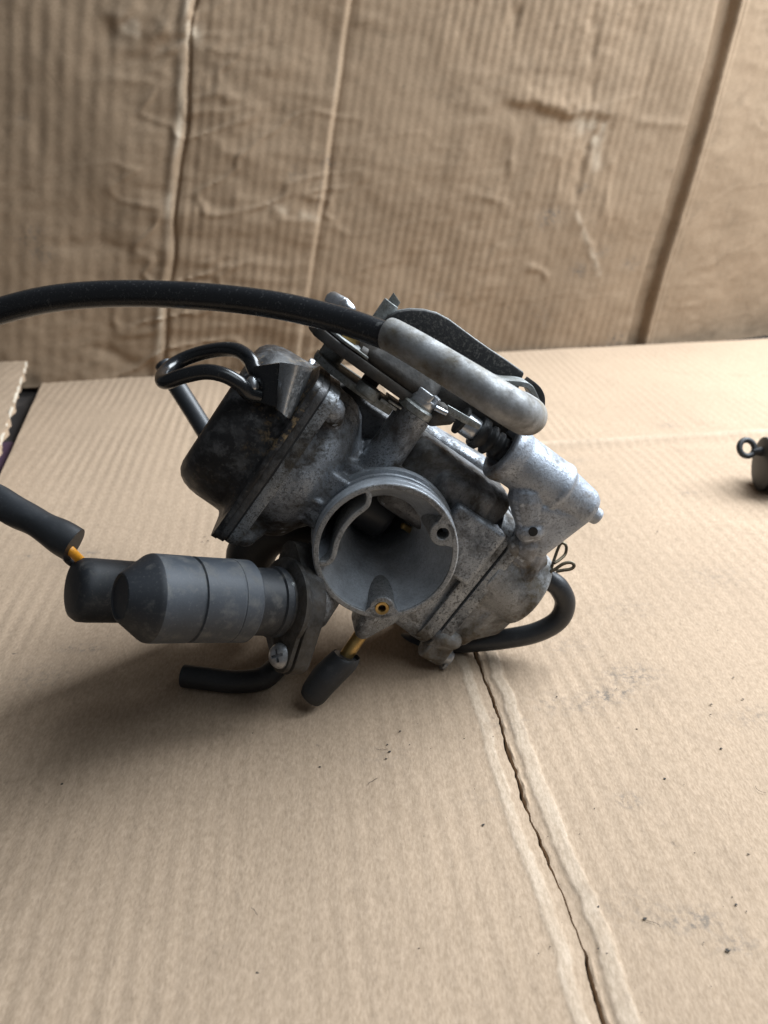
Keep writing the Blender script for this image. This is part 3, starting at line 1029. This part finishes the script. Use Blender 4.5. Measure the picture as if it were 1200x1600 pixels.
m = MB().tube([Q(412, 588, 206), Q(399, 580, 207), Q(391, 562, 208), Q(372, 548, 211), Q(345, 546, 214), Q(310, 553, 217), Q(278, 566, 217), Q(258, 582, 213), Q(254, 594, 207),
               Q(262, 596, 203), Q(285, 588, 201), Q(320, 581, 200), Q(350, 586, 200.5), Q(375, 600, 202), Q(388, 614, 204), Q(404, 618, 206)], 2.05, 20, 6)
m.build('wire_loop', M['gloss'], guide)
m = MB().rhull([(Q(394, 596, 204), 1.5), (Q(396, 603, 204), 1.5)])
m.build('weld', M['steel'], guide)

# ---- float bowl
m = MB()
bowl_outline(36, 46.5, -54, -17.5, -21, 20.5, 9, m)
m.rhull([(L(-20, 44, -14), 3.0), (L(-20, 47, 10), 3.5), (L(-24, 51, -8), 4), (L(-24, 53, 12), 4.5), (L(-46, 52, -8), 4), (L(-46, 52, 12), 4), (L(-48, 42, -14), 3)])
m.lathe(RA(824, 922, -25), BX, [(12.8, -18), (13.2, -5), (13.0, -.8), (12.2, 0)], 48)
m.rhull([(L(-14.5, 36, 20), 3.2), (L(-16, 43, 19), 3.0), (L(-18, 44, 15), 3)])
m.rhull([(L(-14.8, 36, -18), 3.2), (L(-14.8, 40, -17), 2.8), (L(-20, 38, -22), 3.5)])
bowl = m.build('float_bowl', M['alu_bowl'], carb, remesh=.45, smooth_it=2)
m = MB(); bowl_outline(33.9, 37.6, -58.3, -12.8, -25.5, 25.5, 9, m)
m.build('rim', M['alu_flange'], bowl, bevel=.7, bseg=3)
m = MB(); bowl_outline(33.1, 34.0, -57.6, -14.0, -24.6, 24.7, 9, m)
m.build('gasket', M['rubber'], carb)
q0, q1 = RA(664, 1004, -19), RA(694, 1024, -19)
bd = nrm(q1 - q0)
m = MB().cyl(q0, q1, 4.4, 4.0, 28, .8)
m.hull([q0 + CX * 3 + bd * k for k in (2, 9)] + [q0 + CX * 9 + AX * 3 + bd * k for k in (0, 8)] + [q0 - CX * 2 + bd * k - AX * 6 for k in (0, 8)] + [q0 + AX * 3.5 + bd * k for k in (1, 8)])
m.build('bowl_lug', M['alu_bowl'], bowl, remesh=.4, smooth_it=2)
MB().cyl(q1 - bd, q1 + bd * 2.6, 2.9, 2.6, 24, .6).build('screw', M['steel'], bowl)
MB().prism([q1 + bd * 1.2 + CX * x + AX * y for x, y in ((-4.6, .5), (-3.2, 2.4), (-1.0, 2.6), (-2.0, -1.0), (-4.0, -1.0))], bd * 1.1).build('locking_tab', M['sheet'], bowl, bevel=.2)
for (a, c, b) in ((-50, 20, 37.6), (-20, -20, 37.6), (-50, -20, 37.6)):
    m = MB().cyl(L(a, b, c), L(a, b + 2.4, c), 2.8, 2.6, 20, .5)
    m.build('screw', M['steel'], bowl)

# ---- accelerator pump on the upper side of the bowl
m = MB()
PC, PA = 41.3, -15.0
m.lathe(L(PA, 0, PC), BX, [(8.2, 13.0), (9.1, 13.6), (9.3, 15.5), (8.8, 17.5), (8.3, 19), (8.2, 33), (8.5, 33.8), (8.4, 35), (7.4, 36), (6.9, 40), (6.2, 45.5), (5.0, 47.5)], 56)
m.cyl(L(PA, 45, PC), L(PA, 51.5, PC), 3.0, 2.6, 24, .6)
m.rhull([(RA(846, 795, -10), 2.2), (RA(912, 806, -12), 2.4), (RA(846, 858, -12), 2.2), (RA(846, 795, -20), 2.2), (RA(912, 806, -20), 2.2), (RA(846, 858, -20), 2.2)])
m.rhull([(RA(822, 775, -12), 5.6), (RA(838, 792, -14), 5.0), (RA(828, 815, -12), 3.4), (RA(826, 828, -11.5), 3.4)])
m.rhull([(RA(822, 829, -10.5), 3.4), (RA(834, 829, -10.5), 3.2), (RA(826, 828, -18), 3.6), (RA(846, 826, -14), 2.2)])
m.rhull([(RA(826, 850, -13), 3.6), (RA(822, 870, -15), 3.6), (RA(805, 862, -16), 3.0), (RA(838, 840, -16), 3)])
m.rhull([(RA(838, 868, -14), 2.8), (RA(815, 905, -17), 4), (RA(838, 880, -24), 4)])
pc_cut = MB().lathe(L(PA, 0, PC), BX, [(6.6, 10), (6.2, 18)], 40)
pump = m.build('accelerator_pump', M['alu_pump'], carb, remesh=.42, smooth_it=1, cutter=pc_cut)
p = RA(833, 831, -7.3)
MB().lathe(p, AX, [(1.4, -2.5), (1.4, .15)], 20).build('hole_shade', M['hole'], pump)  # black disc on the lug surface, painted shade of an uncut hole
prof = [(3.0, -4), (3.4, -3.9)]
MB().cyl(L(PA, -1.2, PC), L(PA, 5.0, PC), 3.5, 3.5, 32, .3).build('pushrod_sleeve', M['steel'], pump)
MB().cyl(L(PA, -2.2, PC), L(PA, -1.0, PC), 4.3, 4.3, 32, .3).build('collar', M['grime'], pump)
prof = [(1.5, 3.4), (4.6, 3.6), (4.9, 4.4), (4.8, 6.0), (3.5, 7.0), (3.5, 7.3), (4.5, 8.0), (4.5, 9.1), (3.3, 10.0), (3.3, 10.3), (4.2, 10.9), (4.2, 11.8), (3.4, 12.5), (3.4, 13), (3.7, 13.6), (3.6, 16.6), (3.2, 17.2), (1.0, 17.2)]
MB().lathe(L(PA, 0, PC), BX, prof, 40).build('bellows_boot', M['rubber'], pump, angle=60)

# ---- linkage above the body
def poly_plate(pts, c0, th):
    """pts = (a, b) outline at height c0, thickness th along C"""
    return MB().prism([L(a, b, c0) for a, b in pts], CX * th)


lp = poly_plate([(-13, -20), (-11, -26), (-11.5, -34), (-14, -41), (-20, -46), (-26, -46), (-30, -40), (-31, -28), (-26, -19)], 30.8, 2.3).build('lower_plate', M['plate'], carb, bevel=.3)
poly_plate([(-11, -19.5), (-10.2, -25), (-22, -25), (-22, -19)], 33.1, .9).build('shim', M['plate'], lp, bevel=.15)
poly_plate([(-11.5, -18.5), (-10.6, -23), (-22, -23), (-22, -18)], 34.2, .7).build('shim', M['plate'], lp, bevel=.15)
MB().cyl(RA(570, 617, -13) , RA(570, 617, -13) + CX * 3.2, 4.0, 3.6, 28, .6).build('screw', M['plate'], lp)
MB().cyl(L(-24, -42, 32), L(-24, -42, 40), 3.6, 3.6, 24).build('spacer', M['plate'], lp)
MB().cyl(L(-20, -29, 32), L(-20, -29, 38), 2.6, 2.6, 20).build('spacer', M['grime'], lp)
upl = poly_plate([(-9, -14), (-8, -22), (-8, -34), (-9.5, -44), (-13, -50), (-20, -52), (-27, -48), (-30, -40), (-30, -16)], 37.0, 3.0).build('upper_plate', M['grime'], carb, bevel=.5)
poly_plate([(-8.6, -34.5), (-9.4, -42.5), (-14, -48.5), (-20, -50), (-24, -45), (-20, -35)], 40.4, .8).build('washer_plate', M['plate'], upl, bevel=.2)
MB().cyl(L(-18, -42, 41.2), L(-18, -42, 43.4), 4.4, 4.0, 6, .4).build('nut', M['brass'], upl)
MB().tube([RA(560, 552, -12), RA(590, 572, -12), RA(616, 588, -12), RA(634, 598, -13)], [2.4, 2.8, 2.8, 2.2], 20, 6).build('torsion_spring_arm', M['grime'], upl)
MB().rhull([(L(-11, -33, 42), 2.5), (L(-11, -16, 42), 3), (L(-26, -12, 43), 3), (L(-26, -36, 42), 2.5), (L(-16, -22, 49), 3), (L(-20, -30, 49), 3), (L(-22, -14, 50), 3)]).build('lever_block', M['grime'], upl)
# adjusting screw with slotted head on the post
scb = MB().lathe(RA(651, 637, -11), CX, [(4.6, -1.6), (5.4, -1.2), (5.5, .6), (5.2, 1.0), (4.4, 1.2), (4.4, 1.8)], 36).build('adjuster_collar', M['plate'], carb)
P0 = RA(661, 624, -11)
m = MB()
for sg in (-1, 1):
    pts = [(4.3 * math.cos(t), sg * 4.3 * math.sin(t)) for t in np.linspace(.22, math.pi - .22, 14)]
    m.prism([P0 + nrm(.55 * BX + .83 * AX) * x + nrm(.55 * AX - .83 * BX) * y for x, y in pts], CX * 2.8)
m.cyl(P0 - CX * 1.4, P0 + CX * 1.0, 4.3, 4.3, 32)
m.build('slotted_screw', M['steel'], scb, bevel=.4)
m = MB().rhull([(RA(688, 640, -10), 2.2), (RA(676, 654, -10), 2.2), (RA(700, 652, -12), 2.2)]); m.build('lever', M['grime'], scb)
MB().cyl(RA(680, 637, -7.5), RA(698, 646, -7.5), .8, .8, 12, .1).build('pin', M['steel'], scb)
# bolts standing up behind the cable
bp = Q(519, 466, 214)
m = MB().cyl(Q(516, 468, 214), Q(540, 480, 210), 2.5, 2.4, 20, .8)
m.rhull([(Q(540, 478, 209), 1.9), (Q(546, 484, 209), 1.8)])
bb = m.build('linkage_bolt', M['steel'], carb, bevel=0)
bp = Q(612, 473, 221)
m = MB().cyl(bp, bp - CX * 18, 2.4, 2.4, 24, .3)
m.prism([bp + BX * 2.0 + CX * 1.5 + AX * .6, bp - BX * 1.2 + CX * 2.6 + AX * .6, bp - BX * 1.2 + CX * 2.6 - AX * .6, bp + BX * 2.0 + CX * 1.5 - AX * .6], -CX * 3)
m.build('stop_pin', M['plate'], carb, bevel=.1)
# throttle pulley
PA2 = -22.0
pts = [(600, 505), (607, 494), (622, 487), (642, 484), (664, 485), (684, 490), (703, 500), (722, 514), (742, 529), (766, 546), (792, 563), (820, 583), (816, 592), (800, 640), (740, 668), (690, 650), (640, 610), (606, 560)]
pl = [RA(x, y, PA2) for x, y in pts]
pull = MB().prism(pl, -AX * 6.5).build('throttle_pulley', M['pulley'], carb, bevel=.6)
cen = sum(pl) / len(pl)
MB().prism([cen + (q - cen) * 1.012 - AX * 2.4 for q in pl], -AX * 1.6).build('pulley_flange', M['plate'], pull, bevel=.2)
# cable bracket
def strip(pts, width, th, name, mat, parent):
    mm = MB()
    rows = []
    n = len(pts)
    for i, p in enumerate(pts):
        tg = nrm(pts[min(i + 1, n - 1)] - pts[max(i - 1, 0)])
        s_ = nrm(np.cross(tg, AX))
        rows.append([p, p + s_ * th, p + s_ * th - AX * width, p - AX * width])
    mm.grid(rows, cv=True)
    nb = 0
    mm.f.append((0, 1, 2, 3)); e = 4 * (n - 1); mm.f.append((e + 3, e + 2, e + 1, e))
    return mm.build(name, mat, parent, bevel=.2)


cbk = strip(smooth_path([RA(*p, -13) for p in ((760, 588), (790, 594), (815, 596), (830, 601), (838, 612), (849, 640))]), 9, 1.5, 'cable_bracket', M['plate'], carb)
strip(smooth_path([RA(*p, -15) for p in ((836, 597), (846, 607), (852, 622), (851, 644))]), 10, 1.8, 'bracket_edge', M['rubber'], cbk)
m = MB(); m.prism([RA(x, y, -20) for x, y in ((640, 600), (705, 636), (760, 672), (800, 690), (812, 664), (760, 640), (700, 605))], -AX * 8)
m.build('bracket_web', M['grime'], cbk, bevel=.6)
m = MB(); m.prism([RA(x, y, -7.5) for x, y in ((700, 633), (733, 652), (752, 664), (748, 672), (722, 660), (702, 648))], -AX * 1.2)
m.build('clamp_strip', M['plate'], cbk, bevel=.2)

# ---- throttle cable and its metal elbow
ct = MB().tube([Q(-520, 900, 300), Q(-400, 760, 262), Q(-250, 610, 228), Q(-130, 540, 212), Q(-60, 508, 208), Q(0, 486, 205), Q(80, 467, 202), Q(180, 459, 200), Q(300, 462, 198), Q(420, 475, 196), Q(520, 497, 194), Q(585, 518, 192), Q(640, 540, 190)], 3.45, 28, 10)
cable = ct.build('throttle_cable', M['cable'], carb)
el = MB().tube([Q(607, 522, 191), Q(618, 527, 190), Q(660, 551, 187), Q(720, 588, 184), Q(775, 622, 183), Q(806, 641, 185), Q(821, 650, 190), Q(826, 650, 198), Q(822, 644, 208), Q(812, 636, 218)],
               [4.1, 4.15, 4.25, 4.4, 4.6, 4.75, 4.8, 4.8, 4.7, 4.6], 36, 10)
MB().lathe(Q(603, 520, 191.2), Q(618, 527, 190) - Q(603, 520, 191.2), [(3.3, 0), (3.95, .1), (3.95, 2.4), (3.3, 2.6)], 32).build('ferrule', M['gloss'], cable)
el.build('elbow_tube', M['elbow'], cable, angle=50)

# ---- automatic choke
ch = MB().lathe(EN1, EV, [(12.6, -.4), (13.0, 0), (13.0, 1.4), (12.0, 1.9), (9.6, 2.1), (9.6, 3.6)], 56)
choke = ch.build('auto_choke', M['alu_black'], carb)
LEN = np.linalg.norm(EN0 - EN1)
MB().lathe(EN1, EV, [(9.9, 3.0), (10.2, 3.4), (10.2, 5.4), (9.6, 5.8), (9.5, 14.2)], 56).build('neck', M['plastic_dark'], choke)
b0 = 13.6
barrel = MB().lathe(EN1, EV, [(9, b0), (11.1, b0), (11.5, b0 + .5), (11.5, b0 + 5.2), (11.36, b0 + 5.35), (11.36, b0 + 5.6), (11.5, b0 + 5.8), (11.45, b0 + 16.4), (10.9, b0 + 16.7), (10.9, b0 + 17.3), (11.5, b0 + 17.6), (11.55, LEN - 8.6), (11.5, LEN - 8.0)], 72, cap=False)
barrel.build('barrel', M['plastic'], choke, angle=25)
MB().lathe(EN1, EV, [(11.5, LEN - 8.05), (11.3, LEN - 7.3), (10.9, LEN - 6.6), (6.6, LEN - 1.1), (6.1, LEN - .55), (5.7, LEN - .4), (5.4, LEN - .9), (0, LEN - .9)], 72, cap=False).build('end_cap', M['plastic_dark'], choke, angle=22)
# wire boot alongside, further back
BO0 = Q(112, 921, 232); BO1 = Q(330, 930, 262)
bv = nrm(BO0 - BO1); bl = np.linalg.norm(BO1 - BO0)
MB().lathe(BO1, bv, [(9.5, 0), (9.9, bl - 5), (9.7, bl - 2.2), (8.6, bl - .6), (6.5, bl), (0, bl + .1)], 56, cap=False).build('wire_boot', M['plastic_dark'], choke, angle=50)
# retaining plate with its cross-head screw
fr = frame(EV)
pts = disc(EN1, 11.5, 1.0)
rp = MB().hull(disc(EN1 - up_d * 2, 11.0, 1.5) + disc(SCR, 4.9, 1.5) + disc(EN1 - up_d * 2, 11.0, .1) + disc(SCR, 4.9, .1))
rpo = rp.build('retaining_plate', M['alu_black'], choke, bevel=.25)
MB().rhull([(EN1 + EV * 3 + v2w((-.2, 5.5, 2.0)) + v2w((5.2, 0, 4)), .9), (EN1 + EV * 3 + v2w((-.2, 2.5, 2.0)) + v2w((5.2, 0, 4)), .9)]).build('index_tab', M['plate'], rpo)
SX = nrm(EV * .55 + v2w((.12, .16, 1)) * .5)
hs = MB().lathe(SCR + EV * .6, SX, [(3.3, 0), (3.75, .6), (3.75, 1.3), (3.5, 2.2), (2.9, 2.9), (1.9, 3.35), (.9, 3.5), (0, 3.55)], 40)
fr = frame(SX)
r1, r2 = nrm(fr[0] * math.cos(.5) + fr[1] * math.sin(.5)), nrm(-fr[0] * math.sin(.5) + fr[1] * math.cos(.5))
me_cut = MB().prism([SCR + EV * .6 + SX * 1.9 + r1 * x + r2 * y for x, y in ((1.9, .42), (.42, .42), (.42, 1.9), (-.42, 1.9), (-.42, .42), (-1.9, .42), (-1.9, -.42), (-.42, -.42), (-.42, -1.9), (.42, -1.9), (.42, -.42), (1.9, -.42))], SX * 3)
hs.build('cross_head_screw', M['steel'], rpo, cutter=me_cut, angle=40)

# ---- choke lead: wires into a black sleeve
lead = MB().tube([Q(-420, 640, 262), Q(-300, 650, 250), Q(-180, 690, 242), Q(-90, 735, 238), Q(-30, 770, 236), Q(20, 797, 234), Q(60, 818, 233), Q(95, 839, 232), Q(116, 851, 232)], [4.7, 4.7, 4.7, 4.7, 4.7, 4.7, 4.6, 4.9, 5.1], 28, 10)
for i, p in enumerate(lead.v):
    p = np.array(p) ; k = mnoise.noise(Vector(p) * .12)
    lead.v[i] = tuple(p + np.array([.2, .2, .9]) * k)
leado = lead.build('choke_lead', M['rubber_hose'], carb)
MB().tube([Q(95, 846, 232), Q(112, 862, 232), Q(128, 878, 236), Q(145, 895, 244)], 1.45, 16, 8).build('yellow_wire', M['yellow'], leado)
MB().tube([Q(92, 852, 236), Q(107, 874, 237), Q(124, 886, 240), Q(145, 905, 246)], 1.4, 16, 8).build('black_wire', M['rubber'], leado)

# ---- brass stub with its rubber plug
n0, n1 = RA(566, 988, -7), RA(533, 1036, -5)
nip = MB().cyl(n0, n1, 2.15, 2.15, 24, .1).build('brass_stub', M['brass'], carb)
tipz = FL(484, 1108)
pd = nrm(tipz - n1)
tip = tipz + np.array([0, 0, 4.2])
pg = MB().tube([RA(541, 1026, -4.5), RA(537, 1032, -4.2), (RA(537, 1032, -4.2) + tip) / 2 + np.array([0, 0, .8]), tip + (RA(537, 1032, -4.2) - tip) * .14, tip, tip + (tip - RA(537, 1032, -4.2)) * .045], [4.0, 4.5, 4.7, 4.2, 3.3, 1.6], 28, 8)
pg.build('rubber_plug', M['rubber'], nip, angle=50)

# ---- hoses
h = MB().tube([Q(838, 893, 246), Q(856, 905, 247), Q(873, 918, 248), Q(883, 942, 250), Q(872, 969, 252), Q(838, 988, 254), Q(790, 998, 256), Q(730, 1004, 259), Q(670, 1006, 266), Q(600, 1000, 276)], 3.35, 28, 10)
hose = h.build('overflow_hose', M['rubber_hose'], carb)
MB().cyl(L(-27, 50, 13.5), Q(852, 903, 247), 2.4, 2.2, 20).build('outlet_stub', M['grime'], hose)
cl = [(855, 914, 243), (860, 893, 244), (868, 868, 245), (875, 851, 245), (881, 849, 245), (885, 855, 245), (883, 866, 245), (875, 874, 244), (866, 880, 243)]
MB().tube([Q(*p) for p in cl], .5, 10, 6).build('spring_clip', M['clip'], hose)
cl = [(850, 912, 243), (858, 895, 243), (868, 889, 243), (880, 881, 243), (892, 879, 243), (897, 884, 243), (892, 889, 243), (880, 891, 243), (869, 893, 243)]
MB().tube([Q(*p) for p in cl], .55, 10, 6).build('spring_clip', M['clip'], hose)
zc = lambda px, py, r: FL(px, py + r * 2.2, 0) + np.array([0, 0, r])
h = MB().tube([zc(289, 1062, 3.6), zc(322, 1066, 3.6), zc(368, 1071, 3.6), zc(408, 1067, 3.6), zc(428, 1056, 3.6) + np.array([0, 0, .6]), Q(440, 1030, 262), Q(446, 990, 262), Q(450, 950, 260)], 3.6, 28, 10)
h.build('drain_hose', M['rubber'], carb)
h = MB().tube([Q(256, 570, 304), Q(272, 596, 302), Q(300, 640, 300), Q(330, 688, 296), Q(372, 750, 288), Q(430, 800, 280)], 3.6, 24, 8)
h.build('breather_hose', M['rubber_hose'], carb)
h = MB().tube([Q(395, 905, 268), Q(392, 868, 262), Q(412, 838, 258), Q(450, 826, 256), Q(500, 840, 262)], [8.0, 8.4, 8.0, 7.5, 7.0], 28, 8)
h.build('rubber_elbow', M['rubber'], carb)

# ================================================================== LOOSE THINGS
ROOT['o'] = FL(1210, 775)
ROOT['o'][2] = 0
rb = bpy.data.objects.new('rubber_boot', None); COL.objects.link(rb); rb.location = ROOT['o'] * MM
tag(rb, 'small black ribbed rubber boot with a ring end at the far side of the cardboard', 'rubber boot')
b1 = FL(1176, 762) + np.array([0, 0, 13.0]); ax_ = nrm(np.array([1.0, -.12, -.02]))
MB().lathe(b1, ax_, [(0, 0), (9, .1), (11.2, .8), (12.8, 1.3), (12.8, 2.3), (11.0, 2.7), (11.0, 3.3), (12.9, 3.8), (12.9, 5.0), (11.2, 5.4), (11.2, 6.2), (12.9, 6.7), (12.9, 8.0), (11.4, 8.5), (11.4, 9.3), (12.8, 9.8), (12.8, 11.4), (11.4, 12), (11.4, 13), (12.8, 13.6), (12.8, 14.4), (11.4, 15), (11.4, 17), (12.8, 18), (12.8, 23), (8, 26), (7, 40)], 40).build('sleeve', M['rubber'], rb, angle=45)
rc = Q(1167, 700, np.dot(b1 - CAM, v2w((0, 0, -1))) - 2)
tor = MB()
e1, e2, e3 = frame(v2w((.15, .1, 1)))
tor.grid([[rc + (e1 * math.cos(t) + e2 * math.sin(t)) * (3.9 + 1.4 * math.cos(k)) + e3 * 1.4 * math.sin(k) for k in np.linspace(0, 2 * math.pi, 12, endpoint=False)] for t in np.linspace(0, 2 * math.pi, 36, endpoint=False)], cu=True, cv=True)
tor.build('ring', M['rubber'], rb)
MB().rhull([(rc + v2w((3.6, -1.8, 0)), 1.6), (b1 + ax_ * 5 + v2w((0, 6, 2)), 3.2)]).build('tab', M['rubber'], rb)

# crumbs of dirt lying on the sheet
ROOT['o'] = np.zeros(3)
cm = MB()
spots = [(605, 1165), (609, 1176), (603, 1187), (755, 1290), (1160, 1094), (1110, 1118), (1111, 1102), (1039, 1218), (1126, 1171), (1169, 1336), (1166, 1426), (1138, 1487), (625, 1144), (640, 1165), (1008, 1437),
         (934, 1419), (935, 1418), (320, 840), (325, 846), (316, 848), (403, 1522), (335, 1418), (337, 1554), (98, 1227), (395, 1147), (500, 1200), (1136, 1486), (1150, 1415), (1146, 1060), (995, 1140), (870, 1090), (1095, 770), (1027, 832)]
for _ in range(70):
    spots.append((random.uniform(640, 1200), random.uniform(740, 1590)))
for k, (x, y) in enumerate(spots):
    p = FL(x, y)
    r = random.uniform(.22, .5) if k < 33 else random.uniform(.08, .24)
    q = []
    for _ in range(9):
        d = np.array([random.gauss(0, 1), random.gauss(0, 1), random.gauss(0, .5)])
        q.append(p + nrm(d) * r * np.array([random.uniform(.6, 1.5), random.uniform(.5, 1), .6]) + np.array([0, 0, .35 + r * .2]))
    cm.hull(q)
for (x, y) in ((1180, 1230), (606, 1172), (404, 1440), (575, 1228), (1010, 1440)):
    p = FL(x, y) + np.array([0, 0, .5]); t = random.uniform(0, 6.28); q = []
    for k in range(5):
        q.append(p.copy()); t += random.uniform(-.8, .8); p = p + np.array([math.cos(t), math.sin(t), random.uniform(-.08, .08)]) * random.uniform(.6, 1.1)
    cm.tube(q, .045, 6, 3)
cr = cm.build('dirt_crumbs', M['crumb'])
tag(cr, 'dark dirt crumbs scattered over the cardboard sheet', 'dirt', kind='stuff')
